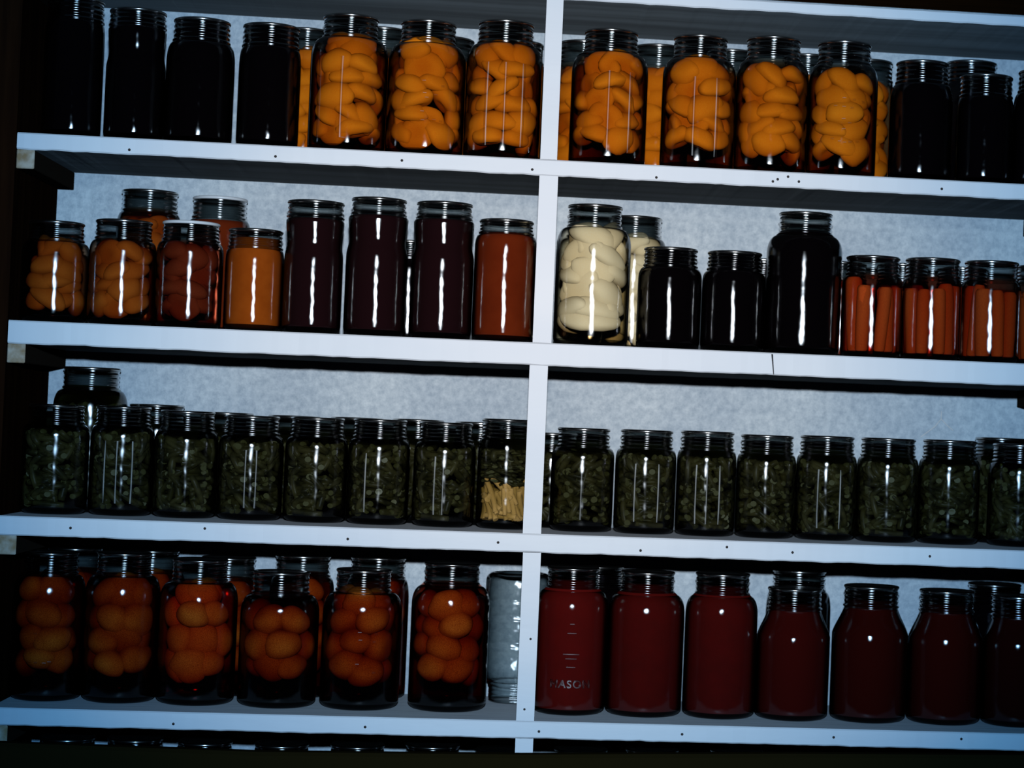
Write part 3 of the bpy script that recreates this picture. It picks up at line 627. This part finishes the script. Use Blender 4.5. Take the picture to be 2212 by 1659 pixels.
    ('G5', 4, 'f', -0.1917, 0.0940, 0.0497, 0.0333, 0.1739, 'amber', 'round', 0.026, 'Quart of amber fruit with raised letters, fifth in front on the bottom shelf'),
    ('G6', 4, 'f', -0.0808, 0.0994, 0.0497, 0.0338, 0.1853, 'amber', 'round', 0.024, 'Sixth front quart of amber fruit, standing apart beside the empty jar'),
    ('G7', 4, 'b', -0.5703, 0.1863, 0.0438, 0.0323, 0.1840, 'amber', 'round', 0.026, 'Back row amber fruit jar between the first and second quarts, bottom shelf'),
    ('G8', 4, 'b', -0.4719, 0.1863, 0.0441, 0.0325, 0.1843, 'amber', 'round', 0.026, 'Back row amber fruit jar between the second and third quarts, bottom shelf'),
    ('G9', 4, 'b', -0.3740, 0.1890, 0.0435, 0.0333, 0.1779, 'amber', 'round', 0.026, 'Back row amber fruit jar behind the third quart of the bottom shelf'),
    ('G10', 4, 'b', -0.2785, 0.1910, 0.0420, 0.0342, 0.1835, 'amber', 'round', 0.022, 'Back row amber fruit jar rising behind the shorter plump quart'),
    ('G11', 4, 'b', -0.1804, 0.1910, 0.0415, 0.0344, 0.1843, 'amber', 'round', 0.022, 'Back row amber fruit jar rising behind the amber quart with raised letters'),
    ('G12', 4, 'b', 0.0050, 0.1887, 0.0432, 0.0336, 0.1720, 'empty', 'round', 0, 'Empty clear glass jar turned upside down behind the post, bottom shelf'),
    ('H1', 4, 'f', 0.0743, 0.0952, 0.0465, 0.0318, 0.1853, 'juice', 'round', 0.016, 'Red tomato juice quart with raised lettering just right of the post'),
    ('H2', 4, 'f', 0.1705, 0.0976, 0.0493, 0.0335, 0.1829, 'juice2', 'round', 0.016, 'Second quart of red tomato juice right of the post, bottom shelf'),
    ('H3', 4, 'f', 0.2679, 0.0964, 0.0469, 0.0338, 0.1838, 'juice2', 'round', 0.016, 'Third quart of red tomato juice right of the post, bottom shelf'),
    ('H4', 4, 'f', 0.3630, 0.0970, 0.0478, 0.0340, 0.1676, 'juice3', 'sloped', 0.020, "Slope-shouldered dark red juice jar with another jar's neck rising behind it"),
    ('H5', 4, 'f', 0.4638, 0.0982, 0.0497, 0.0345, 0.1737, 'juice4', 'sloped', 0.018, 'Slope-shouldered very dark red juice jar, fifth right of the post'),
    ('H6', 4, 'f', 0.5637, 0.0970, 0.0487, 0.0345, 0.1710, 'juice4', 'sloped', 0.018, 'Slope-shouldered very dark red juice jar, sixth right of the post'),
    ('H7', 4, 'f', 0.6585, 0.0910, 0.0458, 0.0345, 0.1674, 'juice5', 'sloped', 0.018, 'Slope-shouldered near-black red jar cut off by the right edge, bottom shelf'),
    ('H8', 4, 'b', 0.1088, 0.1863, 0.0459, 0.0326, 0.1829, 'dark', 'round', 0.012, 'Dark back row jar between the first two red juice quarts'),
    ('H9', 4, 'b', 0.3802, 0.1893, 0.0437, 0.0345, 0.1855, 'dark', 'round', 0.016, 'Dark back row jar rising behind the first slope-shouldered juice jar'),
    ('H10', 4, 'b', 0.6478, 0.1890, 0.0435, 0.0345, 0.1756, 'dark', 'round', 0.012, 'Dark back row jar rising behind the two rightmost juice jars'),
    ('I1', 5, 'f', -0.5512, 0.0947, 0.0410, 0.0325, 0.1898, 'dark', 'round', 0.012, 'Leftmost dark jar top under the lowest white shelf'),
    ('I2', 5, 'f', -0.4675, 0.0947, 0.0420, 0.0325, 0.1908, 'dark', 'round', 0.012, 'Second dark jar top from the left, under the lowest white shelf'),
    ('I3', 5, 'f', -0.3816, 0.0947, 0.0428, 0.0325, 0.1888, 'dark', 'round', 0.012, 'Third dark jar top from the left, under the lowest white shelf'),
    ('I4', 5, 'f', -0.2858, 0.0947, 0.0431, 0.0325, 0.1883, 'dark', 'round', 0.012, 'Fourth dark jar top from the left, under the lowest white shelf'),
    ('I5', 5, 'f', -0.1906, 0.0947, 0.0434, 0.0325, 0.1894, 'dark', 'round', 0.012, 'Fifth dark jar top from the left, under the lowest white shelf'),
    ('I6', 5, 'f', -0.0959, 0.0947, 0.0437, 0.0325, 0.1918, 'dark', 'round', 0.012, 'Sixth dark jar top from the left, under the lowest white shelf'),
    ('I7', 5, 'f', -0.0111, 0.0905, 0.0400, 0.0300, 0.1874, 'dark', 'round', 0.012, 'Dark jar top under the lowest white shelf, just left of the post'),
    ('I8', 5, 'f', 0.0930, 0.0905, 0.0401, 0.0325, 0.1911, 'dark', 'round', 0.012, 'Dark jar top under the lowest white shelf, first right of the post'),
    ('I9', 5, 'f', 0.1845, 0.0947, 0.0446, 0.0325, 0.1927, 'dark', 'round', 0.012, 'Dark jar top under the lowest white shelf, second right of the post'),
    ('I10', 5, 'f', 0.2945, 0.0947, 0.0450, 0.0325, 0.1942, 'dark', 'round', 0.012, 'Dark jar top under the lowest white shelf, third right of the post'),
]
roots = {}
for j in JARS: roots[j[0]] = (make_jar(*j), j[5])
R1 = roots['H1'][1]
for z, h, wd in ((0.0765, 0.0035, 0.22), (0.0715, 0.0025, 0.15), (0.0605, 0.003, 0.12), (0.1035, 0.003, 0.12), (0.115, 0.003, 0.06)):
    bm = bmesh.new(); cyl_patch(bm, R1, -PI / 2 - wd, -PI / 2 + wd, z, z + h, 0.0009)
    obj('raised_mark', bm, GLINT, roots['H1'][0])
lettering(roots['H1'][0], R1, 'MASON', 0.036, 0.014)
MARKS = {'B4': [(-.0045, .0995), (.0085, .098), (.0215, .0955), (-.0153, .0895), (-.0045, .0885), (.0057, .0872), (-.0045, .073), (.0034, .068), (-.004, .060), (-.0181, .0475), (-.0085, .0442), (-.0023, .043), (.0045, .0436), (.0142, .0447)],
         'A6': [(-.0006, .0925), (.0232, .087), (.0006, .0772), (.0034, .0715), (.0147, .0755), (-.0017, .054), (-.0006, .043), (.0136, .0442), (.0221, .043)],
         'G5': [(.0011, .0985), (.0023, .089), (.0221, .0973), (.0198, .0872), (-.0006, .0589), (.0204, .0487)],
         'A5': [(.0, .016)], 'E3': [(-.004, .096), (.006, .088), (.0, .08), (.004, .07), (-.003, .06)], 'E1': [(.003, .085), (-.01, .09), (.006, .03), (-.004, .04)], 'G1': [(-.012, .05), (-.004, .049), (.006, .0485), (.012, .05), (-.006, .085)]}
for key, L_ in MARKS.items():
    rt_, R1 = roots[key]
    for i, (dx, z) in enumerate(L_):
        bm = bmesh.new(); cyl_patch(bm, R1, -PI / 2 + (dx - 0.0022) / R1, -PI / 2 + (dx + 0.0022) / R1, z - 0.0011, z + 0.0014, 0.0008)
        obj('raised_mark', bm, GLINT, rt_)
# a plaster crack on the block wall
cu = bpy.data.curves.new('crack', 'CURVE'); cu.dimensions = '3D'; cu.bevel_depth = 0.0006
for pts in ([(0.575, 0.0458), (0.5749, 0.035), (0.5669, 0.0244), (0.5474, 0.009)], [(0.5749, 0.035), (0.583, 0.027), (0.5923, 0.0197)]):
    sp = cu.splines.new('POLY'); sp.points.add(len(pts) - 1)
    for q_, (x, z) in zip(sp.points, pts): q_.co = (x - WX, -0.0002, z - WZ, 1)
cu.materials.append(principled('pale_plaster', (0.86, 0.80, 0.76), 0.8)); co = bpy.data.objects.new('crack', cu); C.objects.link(co); co.parent = bpy.data.objects['wall_back']
